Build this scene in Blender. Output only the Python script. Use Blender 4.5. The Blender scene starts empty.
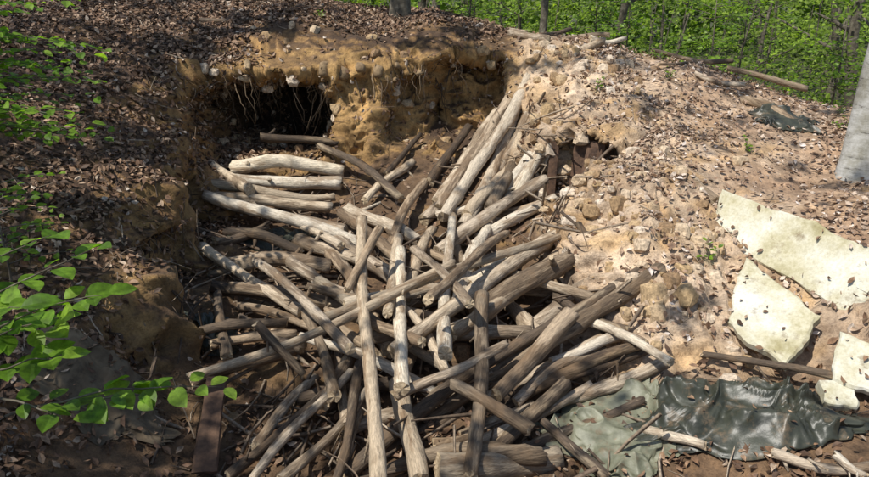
import bpy, math, random, numpy as np, bmesh
from mathutils import Vector, Matrix
from mathutils.bvhtree import BVHTree
random.seed(7); rng=np.random.default_rng(7)
SUN=np.array([-.42,-.30,.86]); SUN/=np.linalg.norm(SUN)
def link(ob,parent=None):
    bpy.context.collection.objects.link(ob)
    if parent: ob.parent=parent
    return ob
def mk(name,V,F,mats=(),parent=None,smooth=False,midx=None):
    me=bpy.data.meshes.new(name)
    me.from_pydata(V if isinstance(V,list) else V.tolist(),[],F if isinstance(F,list) else F.tolist())
    for m in mats: me.materials.append(m)
    if midx is not None: me.polygons.foreach_set('material_index',np.asarray(midx,dtype=np.int32))
    if smooth: me.polygons.foreach_set('use_smooth',[True]*len(me.polygons))
    me.update()
    return link(bpy.data.objects.new(name,me),parent)
# ---------- noise
LAT=rng.random((32,32,32))
def vnoise(p):
    p=np.asarray(p,float); i=np.floor(p).astype(int); f=p-i; f=f*f*(3-2*f)
    r=0
    for a in (0,1):
        wa=f[...,0] if a else 1-f[...,0]
        for b in (0,1):
            wb=f[...,1] if b else 1-f[...,1]
            for c in (0,1):
                wc=f[...,2] if c else 1-f[...,2]
                r=r+wa*wb*wc*LAT[(i[...,0]+a)%32,(i[...,1]+b)%32,(i[...,2]+c)%32]
    return r*2-1
def ss(x,a,b):
    t=np.clip((x-a)/(b-a),0,1); return t*t*(3-2*t)
# ---------- terrain
CP=[(-1.2,2.5,.0),(0,2.5,-.0),(1.2,2.5,0.1),(-1.5,3.6,.05),(0,3.6,0),(1.2,3.6,.1),(-1.5,4.8,.2),(0,4.8,.16),(1.1,4.6,.3),
(-1.8,6,.36),(-.6,6,.34),(0.7,6,.4),(-2.2,7.2,.56),(-1,7.2,.55),(0.1,7.2,.66),(-2.5,8.1,.76),(-1.5,8.2,.8),(-.7,8.2,.85),(.2,8.1,.92),
(-3.2,8.3,1.85),(-2.9,8.3,.95),(-2.75,8.65,.98),(-2.4,9.0,2.05),(-3.1,8.8,2.05),(-2.5,7.3,.62),(-2.72,7.3,1.45),(-3.6,7.4,1.75),(-2.25,6.2,.42),(-2.47,6.2,1.15),(-3.4,6,1.5),(-2.0,5,.24),(-2.22,5,.85),(-3.1,4.8,1.2),
(-2.1,4.3,.3),(-2.32,4.1,.65),(-2.4,3.6,.45),(-3,3.6,.85),(-4,4,1.5),(-4.5,6,2.0),(-5,8,2.45),(-6,9.5,2.9),(-4,9,2.35),(-3,10,2.5),(-2.5,3,.45),
(0,0,1.35),(0,1.5,.6),(-3,0,1.6),(3,0,1.4),(-3,2,.9),(3,2,.7),(-1.8,8.7,.95),(-1,8.7,1.0),(-1,9.0,2.1),(-1,9.8,2.45),(-1.8,8.95,2.05),
(0,8.8,1.15),(0,9.1,2.1),(0,10,2.5),(.7,8.8,1.25),(.9,9.3,2.1),(1.2,10,2.4),(1.54,9.8,2.25),(1.3,8.5,1.78),(.95,8.3,1.1),(1.35,7.5,1.55),(1.08,7.4,.85),
(1.62,6.5,1.18),(1.32,6.4,.55),(1.48,5.6,.95),(1.2,5.5,.42),(1.36,5.1,.5),(1.94,4.9,.72),(2.7,5.9,1.08),(3.6,6.6,1.25),(3.7,5.75,1.2),(3.0,7.75,1.55),(1.94,8,1.65),(3.45,4.9,1.0),
(2.6,5.2,.72),(3.15,4.5,.62),(2.5,4.5,.40),(3.55,4.4,.9),(1.95,4.4,.42),(3,4.1,.42),(2,3.6,.33),(3.2,3.4,.42),(2,2.6,.3),(2.3,9.85,2.3),(3.5,9.2,2.07),(5.2,8.5,1.6),(5.5,6,1.3),(5,4,1.0),
(2.5,11,2.0),(5,10.5,1.3),(8,10,1.0),(8,6,1.2),(0,12,2.55),(-4,12,3.0),(-9,8,3.3),(-9,2,2.5),(-7,12,3.4),(8,2,1.2),(0,-3,1.6),(8,-3,1.6),(-8,-3,2),
(3,14,1.3),(8,15,.3),(-2,16,2.2),(-9,16,3.2),(14,12,.3),(6,22,-.6),(-4,24,1.4),(18,20,-1),(-16,20,3),(0,32,0),(16,32,-1.5),(-20,34,2),(0,45,0),(30,45,0),(-30,45,2)]
cp=np.array(CP,float); C0=.05; N=len(cp)
A=np.zeros((N+1,N+1)); A[:N,:N]=np.sqrt(((cp[:,None,:2]-cp[None,:,:2])**2).sum(-1)+C0**2); A[:N,N]=1; A[N,:N]=1
W=np.linalg.solve(A,np.append(cp[:,2],0))
def H(x,y):
    x=np.clip(x,-30,30); y=np.clip(y,-4,45); o=np.full(x.shape,W[N])
    for k in range(N): o=o+W[k]*np.sqrt((x-cp[k,0])**2+(y-cp[k,1])**2+C0**2)
    return o
g=np.cumsum(.03*1.13**np.arange(58)); xs=np.concatenate([-6.5-g[::-1],np.linspace(-6.5,6.5,600),6.5+g])
yf=np.linspace(0,13,1000); XF,YF=np.meshgrid(xs,yf,indexing='ij'); ZF=H(XF,YF)
ds=np.sqrt(np.diff(yf)[None,:]**2+np.diff(ZF,axis=1)**2); s=np.concatenate([np.zeros((len(xs),1)),np.cumsum(ds,1)],1)
NY=680; u=np.linspace(0,1,NY)
YM=np.stack([np.interp(u,s[i]/s[i,-1],yf) for i in range(len(xs))])
YY=np.concatenate([np.repeat((0-g[:40][::-1])[None,:],len(xs),0),YM,np.repeat((13+g)[None,:],len(xs),0)],1)
XX=np.repeat(xs[:,None],YY.shape[1],1); ZZ=H(XX,YY)
P=np.stack([XX,YY,ZZ],-1)
def hollow(P,c,r,push):
    q=((P-np.array(c))/np.array(r)); e=(np.abs(q[...,0])**3+np.abs(q[...,1])**6+np.abs(q[...,2])**3)
    m=1-ss(e,.35,1.15)
    return P+m[...,None]*np.array(push)
P=hollow(P,(-2.22,8.9,1.42),(.98,.85,.58),(0,1.7,-.05))
P=hollow(P,(-.35,9.0,1.5),(.40,.5,.45),(0,.45,0))
P=hollow(P,(.45,8.95,1.65),(.6,.6,.6),(.1,.7,0))
P=hollow(P,(1.35,7.15,1.12),(.6,.44,.46),(.8,.15,-.05))
P=hollow(P,(-2.55,6.9,.85),(.5,.5,.35),(-.45,0,0))
P=hollow(P,(-2.3,5.6,.65),(.5,.5,.3),(-.4,0,0))
lip=np.exp(-((P[...,0]+2.1)/.9)**2)*np.exp(-((P[...,2]-2.05)/.14)**2)*ss(P[...,1],8.2,8.7)*(1-ss(P[...,1],9.3,9.7))
P[...,1]-=lip*.28
def normals(P):
    a=np.gradient(P,axis=0); b=np.gradient(P,axis=1); n=np.cross(a,b); return n/(np.linalg.norm(n,axis=-1,keepdims=True)+1e-9)
Nn=normals(P); steep=1-ss(Nn[...,2],.55,.92)
near=np.exp(-((np.maximum(0,np.abs(P[...,0])-7)/6)**2))*np.exp(-((np.maximum(0,P[...,1]-12)/8)**2))
right=ss(P[...,0],.95,1.35)*ss(P[...,1],3.9,4.6)
face=right*(1-ss(P[...,0],1.9,2.8))
wp=P+.12*np.stack([vnoise(P*3+70),vnoise(P*3+90),vnoise(P*3+110)],-1)
n1=vnoise(P*1.1+5); n2=vnoise(wp*2.9+11); n3=vnoise(wp*6.5+3); n4=vnoise(wp*15+9); n5=vnoise(P*38+2); nb=1-2*np.abs(vnoise(wp*2.0+60))
rough=.45+1.0*steep+.6*face-.12*right*(1-face)
disp=.10*n1+rough*(.06*n2+.05*(1-2*np.abs(n3))*.8+.024*n4+.010*n5)+.11*nb*(steep*.9+.5*face)
P=P+Nn*(disp*near)[...,None]+np.array([0,0,1])*((1-near)*.25*vnoise(P*.25))[...,None]
Nn=normals(P); nz=Nn[...,2]; steep=1-ss(nz,.45,.88)
def C(*c): return np.array(c,float)
x,y,z=P[...,0],P[...,1],P[...,2]
humus=C(.085,.052,.03); clay=C(.44,.28,.115); tan=C(.60,.475,.345); floor=C(.145,.092,.052); redbr=C(.26,.15,.075); far=C(.06,.07,.025)
nn=vnoise(P*1.7+20); nm=vnoise(wp*4.5+31)
col=np.zeros(P.shape)+humus
pit=ss(x,-2.5,-2.1)*(1-ss(x,1.1,1.4))*(1-ss(y,8.5,8.9))*ss(y,2.6,3.2)
def mix(c,d,m): return c*(1-m[...,None])+d*m[...,None]
col=mix(col,redbr,np.clip(steep*1.4+.35*nn,0,1))
col=mix(col,floor,pit)
back=ss(y,8.4,8.7)*(1-ss(y,9.9,10.4))*ss(x,-3.1,-2.6)*(1-ss(x,1.3,1.8))
col=mix(col,clay,np.clip(back*(steep*1.5+.3+.5*nn)*(1-.6*ss(z,2.15,2.35)),0,1))
col=mix(col,clay*.75,np.clip((steep*1.3-.2+.9*nm)*(1-back)*(1-right)*.75*ss(y,3.8,4.8),0,1))
rm=right*(1-ss(y,10.3,11.2))
col=mix(col,tan,rm*np.clip(.9+.35*nn,0,1))
col=mix(col,clay,rm*np.clip(nm*1.6-.15,0,1)*.65)
top=rm*ss(x,2.2,3.4)*ss(nz,.7,.92)
col=mix(col,C(.40,.275,.18),top*np.clip(.6+.7*nn,0,1))
col=mix(col,floor*1.3,ss(x,1.2,1.7)*(1-ss(y,3.9,4.5))*ss(y,2,3))
col=mix(col,far,1-near)
cave_shade=np.exp(-(((x+2.2)/.95)**4))*ss(y,9.05,9.5)*(1-ss(z,1.8,2.0))
col=mix(col,humus*.35,cave_shade)  # shade inside the cave painted into the soil colour
col=np.clip(col*(1+.22*n3[...,None])*(1+.12*n4[...,None]),.004,1)
nx_,ny_=P.shape[:2]
idx=np.arange(nx_*ny_).reshape(nx_,ny_)
F=np.stack([idx[:-1,:-1],idx[1:,:-1],idx[1:,1:],idx[:-1,1:]],-1).reshape(-1,4)
def fastmesh(name,V,F,mats,cols=None,smooth=True,parent=None):
    me=bpy.data.meshes.new(name); nv=len(V); nf,k=F.shape
    me.vertices.add(nv); me.vertices.foreach_set('co',V.astype(np.float32).ravel())
    me.loops.add(nf*k); me.loops.foreach_set('vertex_index',F.astype(np.int32).ravel())
    me.polygons.add(nf); me.polygons.foreach_set('loop_start',np.arange(0,nf*k,k,dtype=np.int32))
    me.polygons.foreach_set('use_smooth',np.full(nf,smooth))
    for m in mats: me.materials.append(m)
    me.update(calc_edges=True)
    if cols is not None:
        a=me.color_attributes.new('soil','FLOAT_COLOR','POINT'); a.data.foreach_set('color',np.concatenate([cols.reshape(-1,3),np.ones((nv,1))],1).astype(np.float32).ravel())
    return link(bpy.data.objects.new(name,me),parent)
# ---------- materials
def newmat(name):
    m=bpy.data.materials.new(name); m.use_nodes=True; nt=m.node_tree; return m,nt,nt.nodes['Principled BSDF'],nt.nodes['Material Output']
def nd(nt,t,**k):
    n=nt.nodes.new(t)
    for a,b in k.items(): setattr(n,a,b)
    return n
def ramp(nt,fac,stops):
    r=nd(nt,'ShaderNodeValToRGB'); e=r.color_ramp.elements
    e[0].position,e[0].color=stops[0][0],(*stops[0][1],1); e[1].position,e[1].color=stops[-1][0],(*stops[-1][1],1)
    for p,c in stops[1:-1]:
        q=e.new(p); q.color=(*c,1)
    nt.links.new(fac,r.inputs[0]); return r.outputs[0]
def noise(nt,scale,detail=6,rough=.6,vec=None):
    n=nd(nt,'ShaderNodeTexNoise'); n.inputs['Scale'].default_value=scale; n.inputs['Detail'].default_value=detail; n.inputs['Roughness'].default_value=rough
    if vec: nt.links.new(vec,n.inputs['Vector'])
    return n.outputs['Fac']
def mul(nt,a,b,fac=1,bt='MULTIPLY'):
    m=nd(nt,'ShaderNodeMix',data_type='RGBA',blend_type=bt); 
    if isinstance(fac,(int,float)): m.inputs[0].default_value=fac
    else: nt.links.new(fac,m.inputs[0])
    for s_,v in ((6,a),(7,b)):
        if isinstance(v,tuple): m.inputs[s_].default_value=(*v,1)
        else: nt.links.new(v,m.inputs[s_])
    return m.outputs[2]
def bump(nt,h,bs,st,dist):
    b=nd(nt,'ShaderNodeBump'); b.inputs['Strength'].default_value=st; b.inputs['Distance'].default_value=dist
    nt.links.new(h,b.inputs['Height']); nt.links.new(b.outputs[0],bs.inputs['Normal'])
def geo(nt): return nd(nt,'ShaderNodeNewGeometry')
msoil,nt,bs,_=newmat('soil')
at=nd(nt,'ShaderNodeAttribute',attribute_name='soil'); pos=geo(nt).outputs['Position']
f1=noise(nt,9,8,.7,pos); f2=noise(nt,55,5,.7,pos); f3=noise(nt,3,5,.6,pos)
c=mul(nt,at.outputs['Color'],ramp(nt,f1,[(.3,(.45,.42,.40)),(.5,(1,1,1)),(.7,(1.35,1.3,1.2))]))
c=mul(nt,c,ramp(nt,f2,[(.32,(.65,.62,.58)),(.5,(1,1,1)),(.68,(1.2,1.18,1.14))]))
c=mul(nt,c,ramp(nt,f3,[(.35,(.75,.7,.66)),(.65,(1.12,1.1,1.08))]))
nt.links.new(c,bs.inputs['Base Color']); bs.inputs['Roughness'].default_value=.95
bump(nt,mul(nt,f1,f2,.5,'ADD'),bs,.9,.03)
def island(name,stops,rough=.8,trans=0.,nscale=30,amp=(.6,1.25),tint=(1.5,1.6,.6)):
    m,nt,bs,out=newmat(name); g_=geo(nt)
    c=ramp(nt,g_.outputs['Random Per Island'],stops)
    n_=noise(nt,nscale,3,.6,g_.outputs['Position']); c=mul(nt,c,ramp(nt,n_,[(.35,(amp[0],)*3),(.65,(amp[1],)*3)]))
    nt.links.new(c,bs.inputs['Base Color']); bs.inputs['Roughness'].default_value=rough
    if trans:
        t=nd(nt,'ShaderNodeBsdfTranslucent'); nt.links.new(mul(nt,c,tint,1),t.inputs[0])
        ms=nd(nt,'ShaderNodeMixShader'); ms.inputs[0].default_value=trans
        nt.links.new(bs.outputs[0],ms.inputs[1]); nt.links.new(t.outputs[0],ms.inputs[2]); nt.links.new(ms.outputs[0],out.inputs[0])
    return m
mlitter=island('dead_leaf',[(0,(.06,.034,.019)),(.35,(.145,.078,.042)),(.65,(.25,.145,.08)),(.88,(.36,.24,.15)),(.97,(.46,.35,.25)),(1,(.54,.46,.38))],.7)
mlitter2=island('dry_leaf',[(0,(.16,.09,.05)),(.35,(.30,.19,.12)),(.7,(.45,.33,.235)),(.92,(.58,.47,.37)),(1,(.66,.58,.52))],.7)
mclod=island('clay_clod',[(0,(.24,.15,.08)),(.35,(.42,.29,.15)),(.7,(.54,.42,.29)),(1,(.62,.52,.41))],.95,nscale=45)
mtwig=island('twig_bark',[(0,(.06,.04,.025)),(.4,(.17,.12,.08)),(.8,(.30,.23,.16)),(1,(.46,.37,.27))],.85)
mroot=island('root_bark',[(0,(.05,.033,.02)),(.6,(.14,.095,.055)),(1,(.28,.20,.12))],.9)
mleaf=island('green_leaf',[(0,(.10,.20,.015)),(.5,(.17,.31,.025)),(1,(.27,.42,.05))],.45,.55)
mcrown=island('crown_leaf',[(0,(.04,.10,.014)),(1,(.09,.19,.03))],.5,.3)
mbgleaf=island('understory_leaf',[(0,(.07,.12,.012)),(.5,(.16,.25,.022)),(1,(.30,.41,.05))],.6,.55,.8,(.22,1.6))
mstem,nt,bs,_=newmat('stem_bark'); f=noise(nt,14,5,.6,geo(nt).outputs['Position']); nt.links.new(ramp(nt,f,[(.3,(.035,.03,.02)),(.55,(.12,.10,.07)),(.75,(.26,.24,.18))]),bs.inputs['Base Color']); bs.inputs['Roughness'].default_value=.9
def barkmat(name,lo,hi,peel,thr):
    m,nt,bs,_=newmat(name); tc=nd(nt,'ShaderNodeTexCoord'); oi=nd(nt,'ShaderNodeObjectInfo')
    mp=nd(nt,'ShaderNodeMapping'); mp.inputs['Scale'].default_value=(1,1,.16); nt.links.new(tc.outputs['Object'],mp.inputs[0])
    cb=nd(nt,'ShaderNodeCombineXYZ'); mm=nd(nt,'ShaderNodeMath',operation='MULTIPLY'); mm.inputs[1].default_value=40; nt.links.new(oi.outputs['Random'],mm.inputs[0]); nt.links.new(mm.outputs[0],cb.inputs[2]); nt.links.new(cb.outputs[0],mp.inputs['Location'])
    v=mp.outputs[0]; a=noise(nt,55,6,.65,v); b=noise(nt,9,5,.65,v); d=noise(nt,160,3,.6,v)
    c=ramp(nt,a,[(.3,lo),(.7,hi)]); 
    msk=ramp(nt,b,[(thr-.04,(0,0,0)),(thr+.04,(1,1,1))]); pl=ramp(nt,a,[(.25,tuple(.5*q for q in peel)),(.6,peel)])
    c=mul(nt,c,pl,msk,'MIX')
    c=mul(nt,c,ramp(nt,d,[(.3,(.65,.65,.65)),(.7,(1.15,1.15,1.15))]))
    c=mul(nt,c,ramp(nt,oi.outputs['Random'],[(0,(.45,.41,.37)),(.3,(.82,.72,.62)),(.65,(1.0,.98,.98)),(1,(1.22,1.17,1.10))]))
    g2=noise(nt,4,4,.6,geo(nt).outputs['Position']); c=mul(nt,c,(.20,.125,.065),ramp(nt,g2,[(.52,(0,0,0)),(.72,(.8,.8,.8))]),'MIX')
    nt.links.new(c,bs.inputs['Base Color']); bs.inputs['Roughness'].default_value=.8
    bump(nt,mul(nt,a,b,.5,'ADD'),bs,.9,.016); return m
mb=[barkmat('bark_peeled',(.25,.18,.115),(.48,.39,.28),(.74,.66,.52),.43),barkmat('bark_brown',(.13,.092,.06),(.32,.25,.17),(.60,.50,.37),.50),barkmat('bark_dark',(.05,.036,.025),(.15,.11,.073),(.34,.27,.18),.58)]
mend,nt,bs,_=newmat('cut_wood'); f=noise(nt,60,5,.6,geo(nt).outputs['Position']); nt.links.new(ramp(nt,f,[(.3,(.25,.17,.095)),(.7,(.62,.50,.33))]),bs.inputs['Base Color']); bs.inputs['Roughness'].default_value=.85

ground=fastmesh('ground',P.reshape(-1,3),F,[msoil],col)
ii=np.where((xs>-7.5)&(xs<7.5))[0][::2]; jj=np.arange(40,40+NY,2)
sub=P[np.ix_(ii,jj)]; a_,b_=sub.shape[:2]; id2=np.arange(a_*b_).reshape(a_,b_)
bvh=BVHTree.FromPolygons(sub.reshape(-1,3).tolist(),np.stack([id2[:-1,:-1],id2[1:,:-1],id2[1:,1:],id2[:-1,1:]],-1).reshape(-1,4).tolist())
def gz(x,y,zt=6):
    h=bvh.ray_cast(Vector((x,y,zt)),Vector((0,0,-1))); return h[0].z if h[0] else float(H(np.array([x]),np.array([y]))[0])
def tube(pts,rad,sides=8,cap=True):
    pts=[Vector(p) for p in pts]; V=[];F=[];M=[]
    t=(pts[-1]-pts[0]).normalized(); u=t.orthogonal().normalized()
    for i,p in enumerate(pts):
        d=(pts[min(i+1,len(pts)-1)]-pts[max(i-1,0)]).normalized(); u=(u-d*u.dot(d)).normalized(); v=d.cross(u)
        for k in range(sides):
            a=2*math.pi*k/sides; r=rad[i] if not callable(rad) else rad(i,a)
            V.append(p+(u*math.cos(a)+v*math.sin(a))*r)
    for i in range(len(pts)-1):
        for k in range(sides):
            F.append((i*sides+k,i*sides+(k+1)%sides,(i+1)*sides+(k+1)%sides,(i+1)*sides+k)); M.append(0)
    if cap:
        F.append(tuple(range(sides))[::-1]);M.append(1); F.append(tuple((len(pts)-1)*sides+k for k in range(sides)));M.append(1)
    return V,F,M
def join(parts):
    V=[];F=[];M=[]
    for v,f,m in parts:
        o=len(V); V+=v; F+=[tuple(o+k for k in q) for q in f]; M+=m
    return V,F,M
# ---------- logs (world cm: x1,y1,z1,x2,y2,z2, radius mm, bark type)
LOGS='''-99,673,53,-13,563,36,68,1;-143,678,51,-74,628,47,65,1;-13,552,41,112,554,50,61,1;-28,480,22,29,495,27,56,2;-100,435,14,-11,455,18,52,2;-60,406,8,11,433,15,54,1;-120,393,10,-96,457,17,38,1;-15,647,52,79,575,45,61,1;39,717,73,113,697,85,62,1;6,708,70,106,729,92,63,0;-216,681,60,-139,658,48,54,2;-218,610,45,-175,634,44,57,1;-179,494,27,-122,514,26,43,1;-167,526,34,-110,493,28,43,2;-91,531,31,-59,405,17,41,1;46,410,14,155,455,49,46,2;33,431,17,129,471,45,52,1;85,491,34,59,557,39,59,1;14,562,36,70,495,31,54,1;140,531,69,89,518,38,63,1;-49,560,37,-75,419,24,47,1;-4,506,35,-25,427,20,54,1;57,377,10,144,409,31,35,2;119,758,128,96,735,90,84,0;107,763,118,79,735,84,85,0;89,765,108,65,699,84,77,1;243,709,141,262,605,118,57,1;368,824,177,408,758,156,53,1;196,438,50,293,401,49,36,2;143,382,25,168,360,30,37,0;207,340,38,252,326,41,27,1;235,332,44,243,316,43,23,0;-220,861,126,-124,864,118,44,2;-248,837,92,-119,834,88,79,0;-253,811,84,-117,801,80,77,0;-257,761,90,-124,776,73,67,0;-251,740,80,-127,754,68,66,1;-270,811,100,-207,747,87,61,1;-231,744,67,-96,691,58,64,1;-254,735,86,-77,664,53,68,0;-144,861,114,-40,760,77,56,2;-96,738,68,-15,665,56,62,0
-208,619,50,-103,622,46,79,1;-203,571,47,-132,566,34,53,2;-181,561,47,-80,555,34,52,1;-173,549,36,-89,522,27,50,1;-223,620,63,-116,531,41,53,1;-193,555,43,-165,476,29,44,2;-177,438,28,-118,490,23,54,1;-140,613,53,-68,566,36,54,1;-188,498,39,-127,518,36,43,2;-221,646,63,-186,695,59,48,2;133,929,216,89,864,143,45,2;134,880,187,63,749,86,62,1;46,877,130,-5,783,86,50,2;70,842,114,-5,710,69,61,1;82,884,148,4,740,77,63,1;100,887,167,12,723,74,69,1;98,818,129,46,682,75,78,0;112,891,184,22,699,76,68,0;121,899,191,33,678,67,81,0;-11,780,87,-47,640,55,57,1;-3,673,62,-26,551,41,56,0;-100,724,67,-38,619,58,54,1;-104,635,51,-31,481,35,57,1;-119,551,43,-48,466,33,48,1;-106,582,49,4,449,38,53,0;-111,555,54,37,495,39,54,1;-43,477,46,69,490,45,55,1;-71,522,54,61,589,56,51,0;-23,498,54,15,431,35,44,1;132,496,67,43,599,58,50,1;125,715,105,6,646,52,66,1;128,691,94,47,666,58,60,0;114,552,77,38,509,50,83,1;118,587,73,16,469,54,58,0;129,631,77,-26,446,51,64,1;126,640,80,31,542,58,70,0;123,522,55,154,447,53,46,1;145,463,49,90,448,38,43,0;166,441,46,24,393,10,41,1;150,439,52,47,423,20,50,2;112,425,35,-6,363,9,47,1;123,486,55,162,422,58,43,0
142,468,55,105,521,55,42,2;-131,360,7,-78,438,21,40,2;-115,361,9,-63,445,33,36,1;-99,359,6,-45,429,28,39,1;-65,349,14,-54,447,37,43,2;-58,364,2,4,413,12,47,2;0,392,10,61,407,21,48,1;-31,356,14,68,366,22,55,1;3,349,26,77,371,12,73,0;179,510,82,-3,414,11,66,1;178,520,85,-52,364,4,59,2;102,463,66,45,406,40,75,1;-105,493,37,1,425,27,48,0;-140,590,49,-67,416,36,47,1;-11,446,58,-87,514,48,45,1;42,497,67,24,335,26,52,1;-24,428,31,-9,339,23,77,0;-36,605,68,-17,388,56,55,0;-35,654,62,-36,475,67,46,0;18,667,75,9,427,59,45,0;55,671,67,22,517,57,70,0;122,614,85,-80,469,65,44,0;13,522,84,-162,412,50,39,0;-63,598,99,-34,313,44,47,0;-27,395,44,47,432,58,44,1;-162,571,70,-58,416,71,41,1;-123,436,71,-97,429,41,37,2;-47,429,18,-62,373,9,36,1;43,377,21,88,414,40,39,2;72,397,23,104,354,16,34,2;14,400,49,60,364,39,38,1;61,418,29,127,461,41,47,1;-17,569,82,26,452,88,37,1;67,609,82,-3,443,92,48,1;-48,560,100,-67,491,78,38,1'''
def make_log(row,i):
    x1,y1,z1,x2,y2,z2,r,t=row; a=Vector((x1,y1,z1))/100; b=Vector((x2,y2,z2))/100; r/=1000.; t=int(t)
    d=b-a; L=d.length; rnd=random.Random(i); a=a-d.normalized()*rnd.uniform(0,.08); b=b+d.normalized()*rnd.uniform(0,.08); d=b-a; L=d.length
    n=max(8,int(L/.055)); S=14; ph=[rnd.uniform(0,6.3) for _ in range(6)]; bend=r*rnd.uniform(.2,.9)+L*rnd.uniform(.0,.02)
    r*=rnd.uniform(.82,1.16)
    tp=rnd.uniform(.66,.96); flip=rnd.random()<.5
    knots=[(rnd.uniform(.1,.9)*L,rnd.uniform(0,6.28),rnd.uniform(.12,.45)) for _ in range(int(L*2.2))]
    V=[];F=[];M=[]
    pp=np.zeros((n+1,S,3)); 
    for k in range(n+1):
        u=k/n; zz=-L/2+L*u
        cx=bend*(math.sin(math.pi*u+ph[0]*.2)*math.cos(ph[1])+.35*math.sin(5*u+ph[2]))-bend*.3; cy=bend*(math.sin(math.pi*u)*math.sin(ph[1])+.35*math.sin(6*u+ph[3]))
        rr=r*(tp+(1-tp)*(u if flip else 1-u))*1.08
        for q in range(S):
            an=2*math.pi*q/S; pp[k,q]=(cx+rr*math.cos(an),cy+rr*math.sin(an),zz)
    off=pp.reshape(-1,3)
    nz_=(vnoise(off*np.array([9,9,3])+i*3.1)*.17+vnoise(off*np.array([30,30,9])+i)*.09).reshape(n+1,S)
    for k in range(n+1):
        cen=pp[k].mean(0)
        for q in range(S):
            an=2*math.pi*q/S; f=1+nz_[k,q]
            for kz,ka,kh in knots:
                dz=(k/n*L-kz)/(r*.9); da=((an-ka+math.pi)%(2*math.pi)-math.pi)/.5
                f+=kh*math.exp(-dz*dz-da*da)
            p=cen+(pp[k,q]-cen)*f; zz=p[2]
            if k in(0,n): zz+=rnd.uniform(-.012,.012)+ .25*r*math.sin(an+ph[4])*(1 if k else -1)*.7
            V.append((p[0],p[1],zz))
    for k in range(n):
        for q in range(S): F.append((k*S+q,k*S+(q+1)%S,(k+1)*S+(q+1)%S,(k+1)*S+q)); M.append(0)
    for k,sg in((0,-1),(n,1)):
        cen=np.mean([V[k*S+q] for q in range(S)],0); V.append((cen[0],cen[1],cen[2]+sg*.004)); ci=len(V)-1
        for q in range(S):
            f=(k*S+q,k*S+(q+1)%S,ci); F.append(f if sg>0 else f[::-1]); M.append(1)
    if rnd.random()<.5:
        for _ in range(rnd.choice((1,1,2))):
            zz=rnd.uniform(-.4,.4)*L; an=rnd.uniform(0,6.28); ln=rnd.uniform(.04,.2); rs=r*rnd.uniform(.2,.4)
            o=Vector((r*.5*math.cos(an),r*.5*math.sin(an),zz)); dd=Vector((math.cos(an),math.sin(an),rnd.uniform(.2,.9))).normalized()
            v,f,m=tube([o,o+dd*(r*.7),o+dd*(r*.7+ln)],[rs*1.5,rs,rs*.7],6); oo=len(V); V+=[tuple(q) for q in v]; F+=[tuple(oo+q for q in g_) for g_ in f]; M+=m
    ob=mk('log',V,F,[mb[t],mend],midx=M); me=ob.data
    me.polygons.foreach_set('use_smooth',[m==0 for m in M])
    ob.matrix_world=Matrix.Translation((a+b)/2)@d.to_track_quat('Z','Y').to_matrix().to_4x4()
for i,s_ in enumerate(LOGS.replace('\n',';').split(';')): make_log(list(map(float,s_.split(','))),i)
for i,row in enumerate([(190,1000,236,235,985,240,40,1),(215,960,238,260,985,236,45,0),(150,1010,240,200,1060,245,35,2),(380,905,205,470,880,183,38,1),(300,960,222,390,930,212,30,2),(-330,1010,262,-190,1040,262,40,2),(110,985,243,150,955,238,55,1),(175,935,222,225,950,234,50,0),(-95,640,60,-150,690,66,40,0),(-30,830,98,-75,760,74,50,1),(140,600,92,150,520,70,35,2),(20,700,70,30,600,55,50,1),(-60,800,92,-20,880,122,35,2),(330,880,200,380,850,190,30,1),(290,905,210,350,935,208,26,2)]): make_log(row,500+i)

# ---------- scatter
gi=np.where((xs>-6.6)&(xs<6.6))[0]; gj=np.arange(60,40+NY+12)
SP=P[np.ix_(gi,gj)].reshape(-1,3); SN=Nn[np.ix_(gi,gj)].reshape(-1,3)
sx,sy,sz=SP.T; snz=SN[:,2]
ar=(np.linalg.norm(np.gradient(P,axis=1),axis=-1)*np.linalg.norm(np.gradient(P,axis=0),axis=-1))[np.ix_(gi,gj)].reshape(-1)
def pick(wt,n):
    wt=np.maximum(wt,0)*ar; wt/=wt.sum(); k=rng.choice(len(wt),n,p=wt); return SP[k]+rng.normal(0,.012,(n,3)),SN[k]
def frames(n,nrm,tilt):
    nn_=nrm+rng.normal(0,tilt,(n,3)); nn_/=np.linalg.norm(nn_,axis=1,keepdims=True)
    t=rng.normal(0,1,(n,3)); t-=nn_*(t*nn_).sum(1,keepdims=True); t/=np.linalg.norm(t,axis=1,keepdims=True); return nn_,t,np.cross(nn_,t)
def leafmesh(name,pos,nrm,size,mat,tilt=.35,fold=.25,asp=.55,lift=.012,parent=None):
    n=len(pos); nn_,t,b=frames(n,nrm,tilt); s_=size[:,None]; o=pos+nrm*lift+nn_*(rng.random((n,1))*.02)
    fd=(rng.random((n,1))*fold)*s_; cu=nn_*s_*rng.uniform(-.15,.3,(n,1))
    q=[o-t*s_*.5+cu,o-t*s_*.12+b*s_*asp*.5+nn_*fd,o+t*s_*.2+b*s_*asp*.42+nn_*fd,o+t*s_*.55+cu,o+t*s_*.2-b*s_*asp*.42+nn_*fd,o-t*s_*.12-b*s_*asp*.5+nn_*fd]
    V=np.stack(q,1).reshape(-1,3); k=np.arange(n)[:,None]*6
    F=np.concatenate([k+np.array([[0,1,2,3]]),k+np.array([[0,3,4,5]])],0)
    return fastmesh(name,V,F,[mat],smooth=False,parent=parent)
leftreg=1-ss(sx,-2.6,-2.1); mound=ss(sx,1.3,2.4)*ss(sy,4.3,5); topreg=ss(sy,9.4,9.9); flat=ss(snz,.55,.9); patch=vnoise(SP*1.3+50)
cl=.35+.9*np.clip(vnoise(SP*3+8)+.3*vnoise(SP*8+8)+.1,0,1)
nomound=1-.85*mound
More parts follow.
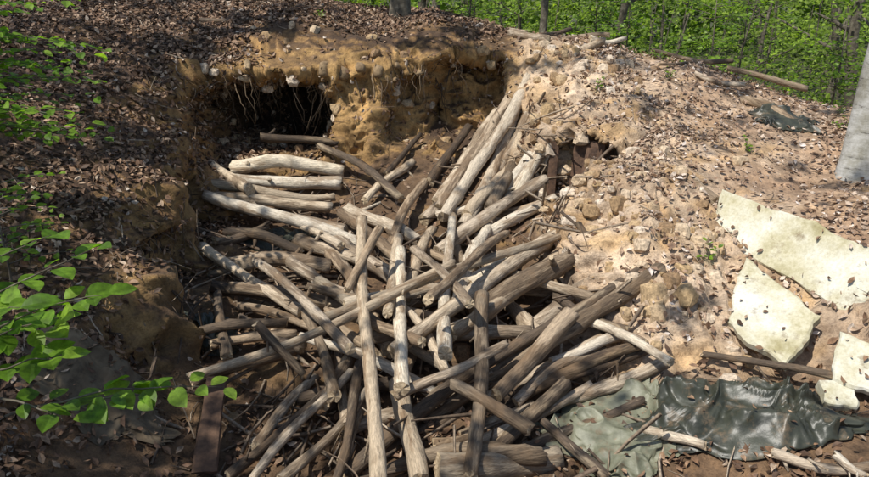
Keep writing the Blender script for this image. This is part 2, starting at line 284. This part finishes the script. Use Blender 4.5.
dens=(flat*(leftreg*1.2+topreg*1.2*(1-.75*ss(sx,.5,1.5)))+.08+.16*leftreg*(1-flat)+.4*(1-ss(sy,4.0,4.6))*(1-flat*.3))*cl*nomound
p_,n_=pick(dens,112000)
leafmesh('leaf_litter',p_,n_,rng.uniform(.03,.085,len(p_)),mlitter,.45)
dens=mound*flat*(.12+1.2*np.clip(patch+.1,0,1))*(cl**1.5)+.05*mound
p_,n_=pick(dens,21000)
leafmesh('leaf_litter',p_,n_,rng.uniform(.03,.075,len(p_)),mlitter2,.4)
bm=bmesh.new(); bmesh.ops.create_icosphere(bm,subdivisions=2,radius=1); bm.verts.ensure_lookup_table()
IV=np.array([v.co for v in bm.verts]); IF=np.array([[v.index for v in f.verts] for f in bm.faces]); bm.free()
def lumps(name,pos,rad,mat,amp=.35,sm=False):
    n=len(pos); sc=rng.uniform(.6,1.25,(n,3))*rad[:,None]; V=np.repeat(IV[None],n,0)
    nz_=vnoise(V*1.6+rng.random((n,1,3))*30)*amp+vnoise(V*4+rng.random((n,1,3))*30)*amp*.4
    V=V*(1+nz_)[...,None]; V=np.sign(V)*np.minimum(np.abs(V),.8)*sc[:,None,:]; th=rng.random(n)*6.28; c_,s_=np.cos(th)[:,None],np.sin(th)[:,None]
    X_=V[...,0]*c_-V[...,1]*s_; Y_=V[...,0]*s_+V[...,1]*c_; V=np.stack([X_,Y_+V[...,2]*.4,V[...,2]-.3*Y_],-1)+pos[:,None,:]
    F=(IF[None]+np.arange(n)[:,None,None]*len(IV)).reshape(-1,3); return fastmesh(name,V.reshape(-1,3),F,[mat],smooth=sm)
bank=ss(sx,.95,1.3)*(1-ss(sx,2.1,2.8))*ss(sy,4.0,4.5)*(1-ss(sy,9.6,10))
wallb=ss(sy,8.5,8.8)*(1-ss(sy,9.4,9.7))*(1-ss(np.abs(sx+.8),2,2.4))
p_,n_=pick(bank*np.clip(.4+1.3*vnoise(SP*1.8),0,2)+.10*wallb+.02*ss(sx,-2.2,-1.8),2600)
lumps('clay_clods',p_-n_*.012,.007+.095*rng.random(len(p_))**5,mclod,.45)
def twigs(name,pos,nrm,L,r,mat,tilt=.25):
    n=len(pos); nn_,t,b=frames(n,nrm,tilt); L=L[:,None]; r=r[:,None]; o=pos+nrm*.02; bend=b*L*rng.uniform(-.12,.12,(n,1)); rings=[]
    for k,(u_,rr) in enumerate(((-.5,1.),(-.15,.9),(.2,.7),(.5,.4))):
        c_=o+t*L*u_+bend*(1-4*u_*u_)
        for a in (0,2.09,4.19): rings.append(c_+(nn_*math.cos(a)+b*math.sin(a))*r*rr)
    V=np.stack(rings,1).reshape(-1,3); f=[]
    for k in range(3):
        for q in range(3): f.append((k*3+q,k*3+(q+1)%3,(k+1)*3+(q+1)%3,(k+1)*3+q))
    F=(np.array(f)[None]+np.arange(n)[:,None,None]*12).reshape(-1,4); return fastmesh(name,V,F,[mat],smooth=True)
p_,n_=pick(.3+leftreg*.5+topreg+mound*.6+.6*(1-ss(sy,4,5)),3200); twigs('twig_debris',p_,n_,rng.uniform(.08,.45,len(p_)),rng.uniform(.002,.008,len(p_)),mtwig)
pitm=ss(sx,-2.3,-1.9)*(1-ss(sx,1.3,1.8))*(1-ss(sy,8.2,8.6))*ss(sy,3,3.4)
p_,n_=pick(pitm,330); p_[:,2]+=rng.random(len(p_))*.2*np.exp(-((p_[:,0]+.1)/1.1)**2)*(p_[:,1]<6.5); twigs('stick_debris',p_,n_,rng.uniform(.3,1.0,len(p_)),rng.uniform(.008,.02,len(p_)),mtwig,.2)
mst,nt,bs,_=newmat('wall_stone'); f=noise(nt,14,6,.65,geo(nt).outputs['Position']); nt.links.new(ramp(nt,f,[(.3,(.15,.10,.055)),(.7,(.36,.25,.135))]),bs.inputs['Base Color']); bs.inputs['Roughness'].default_value=.9; bump(nt,f,bs,.6,.03)
for xx,zz,rr in ((-1.38,2.06,.10),(-1.17,2.0,.085),(-.93,2.07,.115),(-.72,2.03,.09),(-.5,2.08,.075),(-.2,1.98,.06)):
    h=bvh.ray_cast(Vector((xx,6.5,zz)),Vector((0,1,0))); yy=h[0].y if h[0] else 9.1
    lumps('stone',np.array([[xx,yy+.03,zz]]),np.array([rr]),mst,.4,True)
parts=[]
for k in range(120):
    xx=random.choice([random.gauss(-1.9,.6),random.gauss(-.2,.35),random.uniform(-2.6,1.2)]); z0=random.uniform(1.8,2.25)
    h=bvh.ray_cast(Vector((xx,7.6,z0)),Vector((0,1,0)))
    if not h[0]: continue
    p=h[0]+Vector((0,.03,0)); pts=[p.copy()]; L=random.uniform(.15,.75); q=p.copy(); dx=random.uniform(-.4,.4)
    for j in range(7):
        q=q+Vector((dx*L/7+random.gauss(0,.022),-.035*(1-j/4) +random.gauss(0,.012),-L/7)); pts.append(q.copy())
    r0=random.uniform(.002,.011); parts.append(tube(pts,[r0*(1-.11*j) for j in range(8)],5))
for k in range(80):
    yy=random.uniform(4.2,8.4); z0=gz(-2.9,yy)-random.uniform(.05,.4)
    h=bvh.ray_cast(Vector((-1.2,yy,z0)),Vector((-1,0,0)))
    if not h[0] or h[0].x<-3.2: continue
    q=h[0]+Vector((-.03,0,0)); pts=[q.copy()]; L=random.uniform(.2,.7); dy=random.uniform(-.5,.5)
    for j in range(7): q=q+Vector((.03*(1-j/4)+random.gauss(0,.012),dy*L/7+random.gauss(0,.015),-L/8)); pts.append(q.copy())
    r0=random.uniform(.003,.012); parts.append(tube(pts,[r0*(1-.11*j) for j in range(8)],5))
V,F_,M=join(parts); mk('hanging_roots',[tuple(v) for v in V],F_,[mroot,mroot],smooth=True)
# ---------- slabs
mcon,nt,bs,_=newmat('weathered_concrete'); ps=geo(nt).outputs['Position']; f=noise(nt,2.6,7,.62,ps); f2=noise(nt,45,6,.7,ps); f3=noise(nt,5,8,.7,ps)
c=ramp(nt,f,[(.34,(.34,.30,.16)),(.44,(.52,.48,.33)),(.56,(.62,.60,.49)),(.7,(.72,.71,.65))]); c=mul(nt,c,ramp(nt,f2,[(.3,(.78,.76,.70)),(.6,(1.03,1.03,1.03))]))
c=mul(nt,c,(.20,.145,.08),ramp(nt,f3,[(.57,(0,0,0)),(.68,(.8,.8,.8))]),'MIX')
nt.links.new(c,bs.inputs['Base Color']); bs.inputs['Roughness'].default_value=.85; bump(nt,f2,bs,.35,.01)
LP=[];LN=[]
def slab(q,th,name='concrete_slab',n=36,mat=mcon,amp=.022,edge=1,dirt=0):
    q=[np.array(v,float) for v in q]; nrm=np.cross(q[1]-q[0],q[3]-q[0]); nrm/=np.linalg.norm(nrm)
    if nrm[2]<0: nrm=-nrm
    top=[];
    for i in range(n+1):
        for j in range(n+1):
            a=i/n;b=j/n; p=(q[0]*(1-a)+q[1]*a)*(1-b)+(q[3]*(1-a)+q[2]*a)*b; top.append(p)
    top=np.array(top); cen=top.mean(0); I,J=np.divmod(np.arange((n+1)**2),n+1); ed=(I==0)|(I==n)|(J==0)|(J==n)
    em=np.minimum(np.minimum(I,n-I),np.minimum(J,n-J))/n; ew=np.clip(1-em*8,0,1)
    j_=(vnoise(top*4+3)*.035+vnoise(top*13)*.018+vnoise(top*30)*.006)*edge; top=top+(top-cen)/np.linalg.norm(top-cen+1e-6,axis=1,keepdims=True)*(j_*ew)[:,None]
    top=top+nrm*(vnoise(top*3)*amp+vnoise(top*14)*amp*.2-.014*ed)[:,None]; bot=top-nrm*th
    if dirt:
        k=rng.choice(len(top),dirt); LP.append(top[k]); LN.append(np.repeat(nrm[None],dirt,0))
    V=np.concatenate([top,bot]); m=(n+1)**2; F=[]
    for i in range(n):
        for j in range(n):
            a=i*(n+1)+j; f=(a,a+n+1,a+n+2,a+1); F.append(f); F.append(tuple(m+k for k in f[::-1]))
    for k in range(n):
        for e in ((k,k+1),(n*(n+1)+k+1,n*(n+1)+k),((k+1)*(n+1),k*(n+1)),(k*(n+1)+n,(k+1)*(n+1)+n)): F.append((e[0],e[1],e[1]+m,e[0]+m))
    ob=mk(name,V,F,[mat]); bm=bmesh.new(); bm.from_mesh(ob.data); bmesh.ops.recalc_face_normals(bm,faces=bm.faces); bm.to_mesh(ob.data); bm.free(); return ob
slab([(2.62,5.98,1.30),(3.50,4.45,1.15),(3.22,4.27,.66),(2.48,5.74,.95)],.08,dirt=26)
slab([(2.57,5.22,.93),(2.83,4.49,.78),(2.45,4.14,.52),(2.22,4.65,.64)],.05,dirt=14)
slab([(2.84,4.24,.76),(3.12,4.03,.74),(2.98,3.83,.52),(2.70,4.0,.54)],.05,dirt=10)
slab([(2.60,4.02,.52),(2.80,3.98,.52),(2.76,3.82,.44),(2.56,3.86,.44)],.07,dirt=3)
mpl,nt,bs,_=newmat('old_plank'); f=noise(nt,18,6,.6,geo(nt).outputs['Position']); nt.links.new(ramp(nt,f,[(.3,(.05,.028,.018)),(.7,(.16,.09,.052)),]),bs.inputs['Base Color']); bs.inputs['Roughness'].default_value=.85; bump(nt,f,bs,.5,.02)
slab([(1.30,7.50,1.50),(1.40,7.50,1.50),(1.36,7.40,.78),(1.26,7.40,.78)],.05,'wooden_board',12,mpl,.006,.2)
slab([(1.62,7.00,1.46),(1.72,7.02,1.44),(1.56,6.84,.78),(1.46,6.82,.78)],.05,'wooden_board',12,mpl,.006,.2)
slab([(1.56,7.52,1.44),(1.86,7.34,1.44),(1.80,7.26,.80),(1.50,7.44,.80)],.03,'wooden_board',12,mpl,.004,.2)
slab([(-1.64,4.28,.40),(-1.50,4.30,.38),(-1.40,3.62,.10),(-1.55,3.58,.12)],.025,'wooden_board',14,mpl,.02,.5)
# ---------- tarps
def tarpmat(name,a,b,rough):
    m,nt,bs,_=newmat(name); ps=geo(nt).outputs['Position']; f=noise(nt,7,7,.65,ps); c=ramp(nt,f,[(.35,a),(.65,b)])
    c=mul(nt,c,(.17,.12,.07),ramp(nt,noise(nt,8,8,.75,ps),[(.53,(0,0,0)),(.66,(.75,.75,.75))]),'MIX')
    nt.links.new(c,bs.inputs['Base Color']); bs.inputs['Roughness'].default_value=rough; bump(nt,noise(nt,30,4,.6,ps),bs,.25,.01); return m
mt1=tarpmat('grey_green_sheet',(.10,.105,.065),(.25,.25,.175),.55); mt2=tarpmat('dark_tarp',(.022,.024,.017),(.060,.064,.045),.42); mt3=tarpmat('muddy_cloth',(.07,.05,.03),(.19,.145,.09),.9)
def tarp(cx,cy,rx,ry,rot,lift,amp,mat,seed,name='tarp',dirt=0):
    n=130; u=np.linspace(-1,1,n); U,Vv_=np.meshgrid(u,u,indexing='ij')
    rad=1+.30*vnoise(np.stack([U*2.2+seed,Vv_*2.2,U*0+seed],-1))+.08*vnoise(np.stack([U*9+seed,Vv_*9,U*0+seed],-1)); wx=U*rx*rad; wy=Vv_*ry*rad*(1-.25*U*U); c_,s_=math.cos(rot),math.sin(rot)
    X_=cx+wx*c_-wy*s_; Y_=cy+wx*s_+wy*c_
    Z_=np.array([[gz(X_[i,j],Y_[i,j]) for j in range(n)] for i in range(n)])
    for _ in range(20):
        Zp=np.pad(Z_,1,mode='edge'); Z_=np.maximum(Z_,(Zp[2:,1:-1]+Zp[:-2,1:-1]+Zp[1:-1,2:]+Zp[1:-1,:-2])/4)
    q=np.stack([X_,Y_,X_*0+seed],-1); wv=q+.3*np.stack([vnoise(q*4),vnoise(q*4+9),X_*0],-1)
    def rdg(v): return (1-np.abs(vnoise(v)))**3
    fold=rdg(wv*np.array([2.6,5,1]))*amp*1.2+rdg(wv*np.array([6,4,1])+4)*amp*.7+rdg(wv*np.array([10,13,1])+14)*amp*.22+vnoise(q*22)*amp*.05-amp*.4
    e=np.maximum(np.abs(U),np.abs(Vv_)); Z_=Z_+.015+(fold+lift)*(1-ss(e,.5,1)*.95)
    X_=X_+vnoise(q*7+30)*.03; Y_=Y_+vnoise(q*7+60)*.03
    T=np.stack([X_,Y_,Z_],-1).reshape(-1,3)
    if dirt:
        k=rng.choice(len(T),dirt); LP.append(T[k]); LN.append(np.repeat([[0,0,1.]],dirt,0))
    idn=np.arange(n*n).reshape(n,n); F=np.stack([idn[:-1,:-1],idn[1:,:-1],idn[1:,1:],idn[:-1,1:]],-1).reshape(-1,4)
    return fastmesh(name,T,F,[mat])
tarp(1.28,3.90,.44,.42,.5,.06,.07,mt1,3,dirt=35); tarp(2.05,3.84,.70,.31,-.08,.10,.08,mt2,8,dirt=35); tarp(3.95,7.72,.36,.26,-.3,.08,.05,mt2,15)
tarp(-2.25,3.95,.4,.25,.2,.06,.05,mt3,21,'cloth_sheet',80); tarp(-1.85,5.15,.16,.2,.2,.06,.05,mt2,27); tarp(-1.6,7.0,.5,.25,.1,.04,.05,mt2,33); tarp(.2,3.4,.3,.2,0,.02,.03,mt3,39,'cloth_sheet')
LP=np.concatenate(LP); LN=np.concatenate(LN); leafmesh('leaf_litter',LP,LN,rng.uniform(.02,.06,len(LP)),mlitter,.4,lift=.008)
# ---------- leafy plants
def leafset(name,items,mat,parent=None):
    V=[];F=[]
    for pos,d,up,L,Wd in items:
        d=Vector(d).normalized(); up=Vector(up); up=(up-d*up.dot(d)).normalized(); b=d.cross(up); o=len(V); pos=Vector(pos)
        prof=[(0,0),(.12,.26),(.3,.46),(.5,.5),(.7,.40),(.87,.2),(1,0)]
        mid=[pos+d*L*u_-up*L*(.18*u_*u_) for u_,_ in prof]
        for m_ in mid: V.append(tuple(m_))
        for sg in(1,-1):
            for (u_,w_),m_ in zip(prof[1:-1],mid[1:-1]): V.append(tuple(m_+b*sg*w_*Wd+up*w_*Wd*.25))
        for k in range(6):
            for s0 in (7,12):
                e1=o+s0+k if k<5 else None; e0=o+s0+k-1 if k>0 else None
                F.append(tuple([o+k,o+k+1]+([e1] if e1 is not None else [])+([e0] if e0 is not None else [])))
    return mk(name,V,F,[mat],parent)
def spray(base,tip,n,L,parts,items,droop=.1,side=.35,rad=.006):
    base,tip=Vector(base),Vector(tip); d=tip-base; ln=d.length; pts=[]
    for k in range(9):
        u_=k/8; pts.append(base+d*u_+Vector((random.gauss(0,.01),random.gauss(0,.01),-droop*ln*u_*u_+droop*ln*.25*math.sin(u_*3))))
    parts.append(tube(pts,[rad*(1-.1*k) for k in range(9)],5))
    sd=d.cross(Vector((0,0,1))).normalized()
    for k in range(n):
        u_=.18+.82*k/max(1,n-1); i=min(7,int(u_*8)); p=pts[i].lerp(pts[i+1],u_*8-i)
        sg=1 if k%2 else -1; dd=(d.normalized()*random.uniform(.35,.8)+sd*sg*random.uniform(.5,1)+Vector((0,0,random.uniform(-.35,.15))))
        st=p+dd.normalized()*L*side*random.random(); l=L*random.uniform(.6,1.15)
        items.append((st,dd,Vector((random.gauss(0,.35),random.gauss(0,.35)-.3,1)),l,l*.68))
def plant(name,sprays,stems,L,mat):
    e=link(bpy.data.objects.new(name,None)); parts=[];items=[]
    for s_ in stems: parts.append(tube(s_[0],s_[1],7))
    for b,t,n in sprays: spray(b,t,n,L,parts,items)
    V,F_,M=join(parts); mk('stems',[tuple(v) for v in V],F_,[mstem,mstem],e,True); leafset('leaves',items,mat,e); return e
g0=gz(-1.75,2.15)
plant('sapling',[((-1.75,2.3,1.75),(-1.22,2.3,2.0),11),((-1.75,2.3,1.85),(-1.3,2.45,2.12),10),((-1.75,2.25,1.6),(-1.38,2.2,1.78),9),((-1.8,2.3,1.8),(-1.45,2.15,2.0),9),((-1.8,2.3,1.7),(-1.42,2.3,1.88),8),((-1.7,2.3,1.5),(-1.40,2.2,1.5),5),
 ((-1.7,2.3,1.42),(-.86,2.42,1.56),14),((-1.5,2.3,1.42),(-1.15,2.35,1.52),7),((-1.9,2.4,1.9),(-1.5,2.5,2.15),8),((-1.9,2.3,1.75),(-1.5,2.4,1.8),8)],
 [([(-1.75,2.15,g0-.1),(-1.74,2.2,1.1),(-1.76,2.25,1.5),(-1.78,2.3,1.95)],[.014,.012,.009,.004])],.115,mleaf)
g1=gz(-3.7,5.0); sp=[]
for k in range(66):
    zz=random.uniform(2.05,3.15); a=random.uniform(-.6,.9); ln=random.uniform(.5,1.3); b=Vector((-3.65,5.0,zz-.12)); sp.append((b,b+Vector((math.cos(a)*ln,math.sin(a)*ln*.7,random.uniform(0,.2))),random.randint(10,16)))
plant('beech_sapling',sp,[([(-3.7,5.0,g1-.1),(-3.68,5.0,1.9),(-3.65,5.0,2.5),(-3.65,5.0,3.1)],[.03,.025,.018,.008])],.085,mleaf)
sp=[]
for k in range(12):
    b=Vector((-2.9,4.3,1.25+.05*k)); a=random.uniform(-.8,2.5); sp.append((b,b+Vector((math.cos(a)*.4,math.sin(a)*.3,.1)),8))
plant('sapling',sp,[([(-2.92,4.3,gz(-2.92,4.3)-.05),(-2.9,4.3,1.2),(-2.9,4.3,1.85)],[.01,.008,.004])],.065,mleaf)
for k,(xx,yy) in enumerate([(1.95,8.3),(2.9,8.6),(2.3,5.3),(3.3,7.0),(4.6,7.6),(-1.6,9.9),(3.9,8.9),(4.2,9.2),(4.9,8.3),(3.0,9.4),(2.4,9.9)]):
    zz=gz(xx,yy); plant('seedling',[((xx,yy,zz),(xx+random.uniform(-.12,.12),yy+random.uniform(-.1,.1),zz+random.uniform(.08,.2)),6) for _ in range(3)],[([(xx,yy,zz-.03),(xx,yy,zz+.06)],[.003,.002])],.045,mleaf)
for k,(xx,yy,h) in enumerate([(2.6,11.6,1.1),(4.3,11.0,1.3),(6.0,10.4,1.4),(7.3,10.6,1.5),(.6,12.6,.9),(3.4,12.6,1.8),(5.3,12.2,2.0)]):
    zz=float(H(np.array([xx]),np.array([yy]))[0]); sp=[]
    for _ in range(26):
        z0=zz+random.uniform(.25,1)*h; a=random.uniform(0,6.28); ln=random.uniform(.3,.9); sp.append(((xx,yy,z0),(xx+math.cos(a)*ln,yy+math.sin(a)*ln,z0+random.uniform(0,.25)),10))
    plant('shrub',sp,[([(xx,yy,zz-.1),(xx+.03,yy,zz+h*.5),(xx,yy,zz+h*1.05)],[.018,.013,.006])],.085,mleaf)
# ---------- trees
mbir,nt,bs,_=newmat('birch_bark'); tc=nd(nt,'ShaderNodeTexCoord'); mp=nd(nt,'ShaderNodeMapping'); mp.inputs['Scale'].default_value=(2,2,9); nt.links.new(tc.outputs['Object'],mp.inputs[0]); f=noise(nt,1.8,8,.75,mp.outputs[0]); f2=noise(nt,4,7,.7,tc.outputs['Object'])
c=ramp(nt,f,[(.36,(.09,.08,.07)),(.43,(.38,.37,.34)),(.7,(.58,.57,.54))]); c=mul(nt,c,ramp(nt,f2,[(.35,(.5,.48,.40)),(.6,(1,1,1))])); nt.links.new(c,bs.inputs['Base Color']); bs.inputs['Roughness'].default_value=.8; bump(nt,f,bs,.6,.015)
def tree(name,base,top,r0,mat,limbs=8,parent=None,crown=0,cm=None):
    e=link(bpy.data.objects.new(name,None),parent); base,top=Vector(base),Vector(top); parts=[]; d=top-base; n=40; pts=[]
    for k in range(n+1):
        u_=k/n; pts.append(base+d*u_+Vector((math.sin(u_*5+base.x)*.06,math.cos(u_*4+base.y)*.06,0))*min(1,u_*3))
    def rf(i,a): u_=i/n; return r0*((1-.7*u_)+.45*math.exp(-i*.9)*(1+.3*math.sin(3*a+1)))*(1+.03*math.sin(5*a+i))
    parts.append(tube(pts,rf,18)); tips=[]
    for k in range(limbs):
        u_=.45+.55*(k+.5)/limbs; p=pts[int(u_*n)]; a=k*2.4; ln=(1.25-u_)*d.length*.42
        q=[p+Vector((math.cos(a)*ln*t_,math.sin(a)*ln*t_,ln*.55*t_-ln*.15*t_*t_)) for t_ in(0,.25,.5,.75,1)]
        parts.append(tube(q,[r0*.35*(1-.2*j) for j in range(5)],6)); tips+=q[2:]
    V,F_,M=join(parts); mk('trunk',[tuple(v) for v in V],F_,[mat,mat],e,True)
    if crown:
        pos=np.concatenate([np.array(t_)+rng.normal(0,1,(crown,3))*np.array([.55,.55,.35]) for t_ in tips]); leafmesh('crown',pos,np.repeat([[0,0,1.]],len(pos),0),rng.uniform(.07,.13,len(pos)),cm or mcrown,.5,.2,.6,parent=e)
    return e
tree('birch_tree',(4.14,6.50,.95),(5.5,8.0,10),.18,mbir,8,crown=50)
tree('tree',(-.52,10.9,2.35),(-.3,11.6,12.5),.15,mstem,8,crown=40)
tree('tree',(1.9,12.6,1.6),(2.2,13.4,11),.07,mstem,6,crown=30)
# ---------- background forest
bg=link(bpy.data.objects.new('background_forest',None)); parts=[]
for k in range(130):
    yy=random.uniform(13.2,46); xx=random.uniform(-.72*yy-3,.75*yy+3)
    if yy<15 and xx<-1 : continue
    z0=float(H(np.array([xx]),np.array([yy]))[0])-.3; r0=random.choice((.015,.02,.03,.04,.06,.09,.16)); h=random.uniform(6,13); lx,ly=random.gauss(0,1.1),random.gauss(0,.5); wb=random.uniform(.03,.22)
    pts=[Vector((xx+lx*t_+wb*math.sin(t_*8+k),yy+ly*t_,z0+h*t_)) for t_ in np.linspace(0,1,14)]
    parts.append(tube(pts,[r0*(1-.06*j) for j in range(14)],7,False))
    for _ in range(3):
        j=random.randint(2,8); a=random.uniform(0,6.28); ln=random.uniform(.6,2); parts.append(tube([pts[j]+Vector((math.cos(a)*ln*t_,math.sin(a)*ln*t_,ln*.5*t_)) for t_ in(0,.5,1)],[r0*.4,r0*.3,r0*.12],5,False))
V,F_,M=join(parts); mk('trunks',[tuple(v) for v in V],F_,[mstem],bg,True)
pos=[];siz=[]
for k in range(520):
    yy=13+32*random.random()**1.2; xx=random.uniform(-.72*yy-2,.75*yy+2)
    if yy<15.5 and xx<2 and random.random()<.75: continue
    z0=float(H(np.array([xx]),np.array([yy]))[0]); h=random.uniform(.2,3.8)*(1 if yy<20 else 1.5); n=int(random.uniform(60,200)); R=random.uniform(.3,1.1)*(1 if yy<20 else 1.6)
    q=rng.normal(0,1,(n,3))*np.array([R,R,R*.13])+np.array([xx,yy,z0+h]); q[:,2]+=.2*(q[:,0]-xx)*random.uniform(-1,1)-.12*((q[:,0]-xx)**2)/R; pos.append(q); siz.append(rng.uniform(.06,.13,n)*(1+max(0,yy-14)*.035))
pos=np.concatenate(pos); siz=np.concatenate(siz); leafmesh('understory_foliage',pos,np.repeat([[-.25,-.35,.9]],len(pos),0),siz,mbgleaf,.4,.2,.65,parent=bg)
n=22000; yy=rng.uniform(42,60,n); xx=rng.uniform(-50,50,n); zz=rng.uniform(-2,14,n); leafmesh('distant_foliage',np.stack([xx,yy,zz],-1),np.repeat([[-.3,-.8,.7]],n,0),rng.uniform(.4,.9,n),mbgleaf,.5,.2,.75,parent=bg)
# ---------- overhead canopy (unseen leaves added and shaped to cast the dappled shade)
def shade(x,y,z):
    s_=np.full(x.shape,.38)
    def put(cx,cy,rx,ry,v):
        nonlocal s_
        m=np.exp(-(((x-cx)/rx)**2+((y-cy)/ry)**2)**1.5); s_=s_*(1-m)+v*m
    put(-4,5,1.9,5,.78); put(-2.6,3,1.6,1.6,.88); put(-1.4,4.0,.8,.7,.72); put(-1.8,8.1,1.0,.6,.05); put(0,6,1.1,1.6,.22); put(.2,4.4,.8,.8,.3)
    put(.6,8,.8,.8,.05); put(1.7,6.3,1.0,2.4,.10); put(2.6,6.2,.9,1.2,.12); put(3.6,7.9,1.6,1.1,.46); put(3,4.9,.8,1,.06); put(2,3.8,1,.4,.42); put(-.8,9.2,.8,.5,.12); put(-2.9,11,4,1.0,.42); put(1.8,9.5,1,.6,.2); put(2.2,8.4,.8,.6,.15)
    return s_
k=rng.choice(len(SP),150000,p=ar/ar.sum()); q=SP[k]; s_=shade(q[:,0],q[:,1],q[:,2])
proj=q-SUN*((q[:,2]-1)/SUN[2])[:,None]; nz_=.6*vnoise(proj*np.array([1.7,1.7,0])+40)+.45*vnoise(proj*np.array([4.2,4.2,0])+77)
keep=(nz_*.95+ (s_-.5)*1.9+rng.normal(0,.10,len(q)))>0
q=q[keep]; q=q[rng.random(len(q))<.42]; t_=rng.uniform(8.0,10.5,(len(q),1)); cpz=q+SUN*t_
def dline(P_,o): 
    v=P_-np.array(o); return np.linalg.norm(v-(v@SUN)[:,None]*SUN,axis=1)
cpz=cpz[(dline(cpz,(-1.45,2.3,1.9))>.42)&(dline(cpz,(-1.1,2.35,1.5))>.25)&(dline(cpz,(-3.1,5.2,2.7))>.8)]  # canopy opened along the sun direction so the saplings are lit
can=link(bpy.data.objects.new('dapple_canopy',None)); leafmesh('crown',cpz,np.repeat([[0,0,1.]],len(cpz),0),rng.uniform(.08,.15,len(cpz)),mcrown,.5,.2,.65,parent=can)
parts=[]
for bx,by,r0 in ((-6.5,-1.5,.2),(-1.5,-4.5,.17),(-8.5,4.5,.18),(2.5,-4,.14)):  # out-of-view trunks and limbs added to carry the shading leaves
    z0=1.5; pts=[Vector((bx+.1*math.sin(t_*6),by,z0-.3+9*t_)) for t_ in np.linspace(0,1,12)]; parts.append(tube(pts,[r0*(1-.06*j) for j in range(12)],12))
    for j in range(9):
        tgt=Vector(cpz[rng.integers(len(cpz))]); s0=pts[6+j%5]
        if (tgt-s0).length>8: continue
        parts.append(tube([s0.lerp(tgt,u_)+Vector((0,0,-.4*math.sin(u_*3.1)))*.5 for u_ in np.linspace(0,1,7)],[.06*(1-.13*m_) for m_ in range(7)],6))
V,F_,M=join(parts); mk('trunks',[tuple(v) for v in V],F_,[mstem,mstem],can,True)
# ---------- camera, light
cam=bpy.data.cameras.new('camera'); cam.lens=28.25; cam.clip_end=500; co=link(bpy.data.objects.new('camera',cam)); co.location=(0,0,3); co.rotation_euler=(math.radians(70),0,0); bpy.context.scene.camera=co
wd=bpy.data.worlds.new('World'); bpy.context.scene.world=wd; wd.use_nodes=True; nt=wd.node_tree
sk=nt.nodes.new('ShaderNodeTexSky'); sk.sky_type='NISHITA'; sk.sun_disc=False; sk.sun_elevation=math.asin(SUN[2]); sk.sun_rotation=math.atan2(SUN[0],SUN[1]); nt.links.new(sk.outputs[0],nt.nodes['Background'].inputs[0]); nt.nodes['Background'].inputs[1].default_value=.135
sd=bpy.data.lights.new('sun','SUN'); sd.energy=5; sd.angle=math.radians(.5); sd.color=(1,.96,.89); so=link(bpy.data.objects.new('sun',sd)); so.rotation_euler=Vector(SUN).to_track_quat('Z','Y').to_euler()
bpy.context.scene.view_settings.view_transform='Standard'; bpy.context.scene.view_settings.look='None'
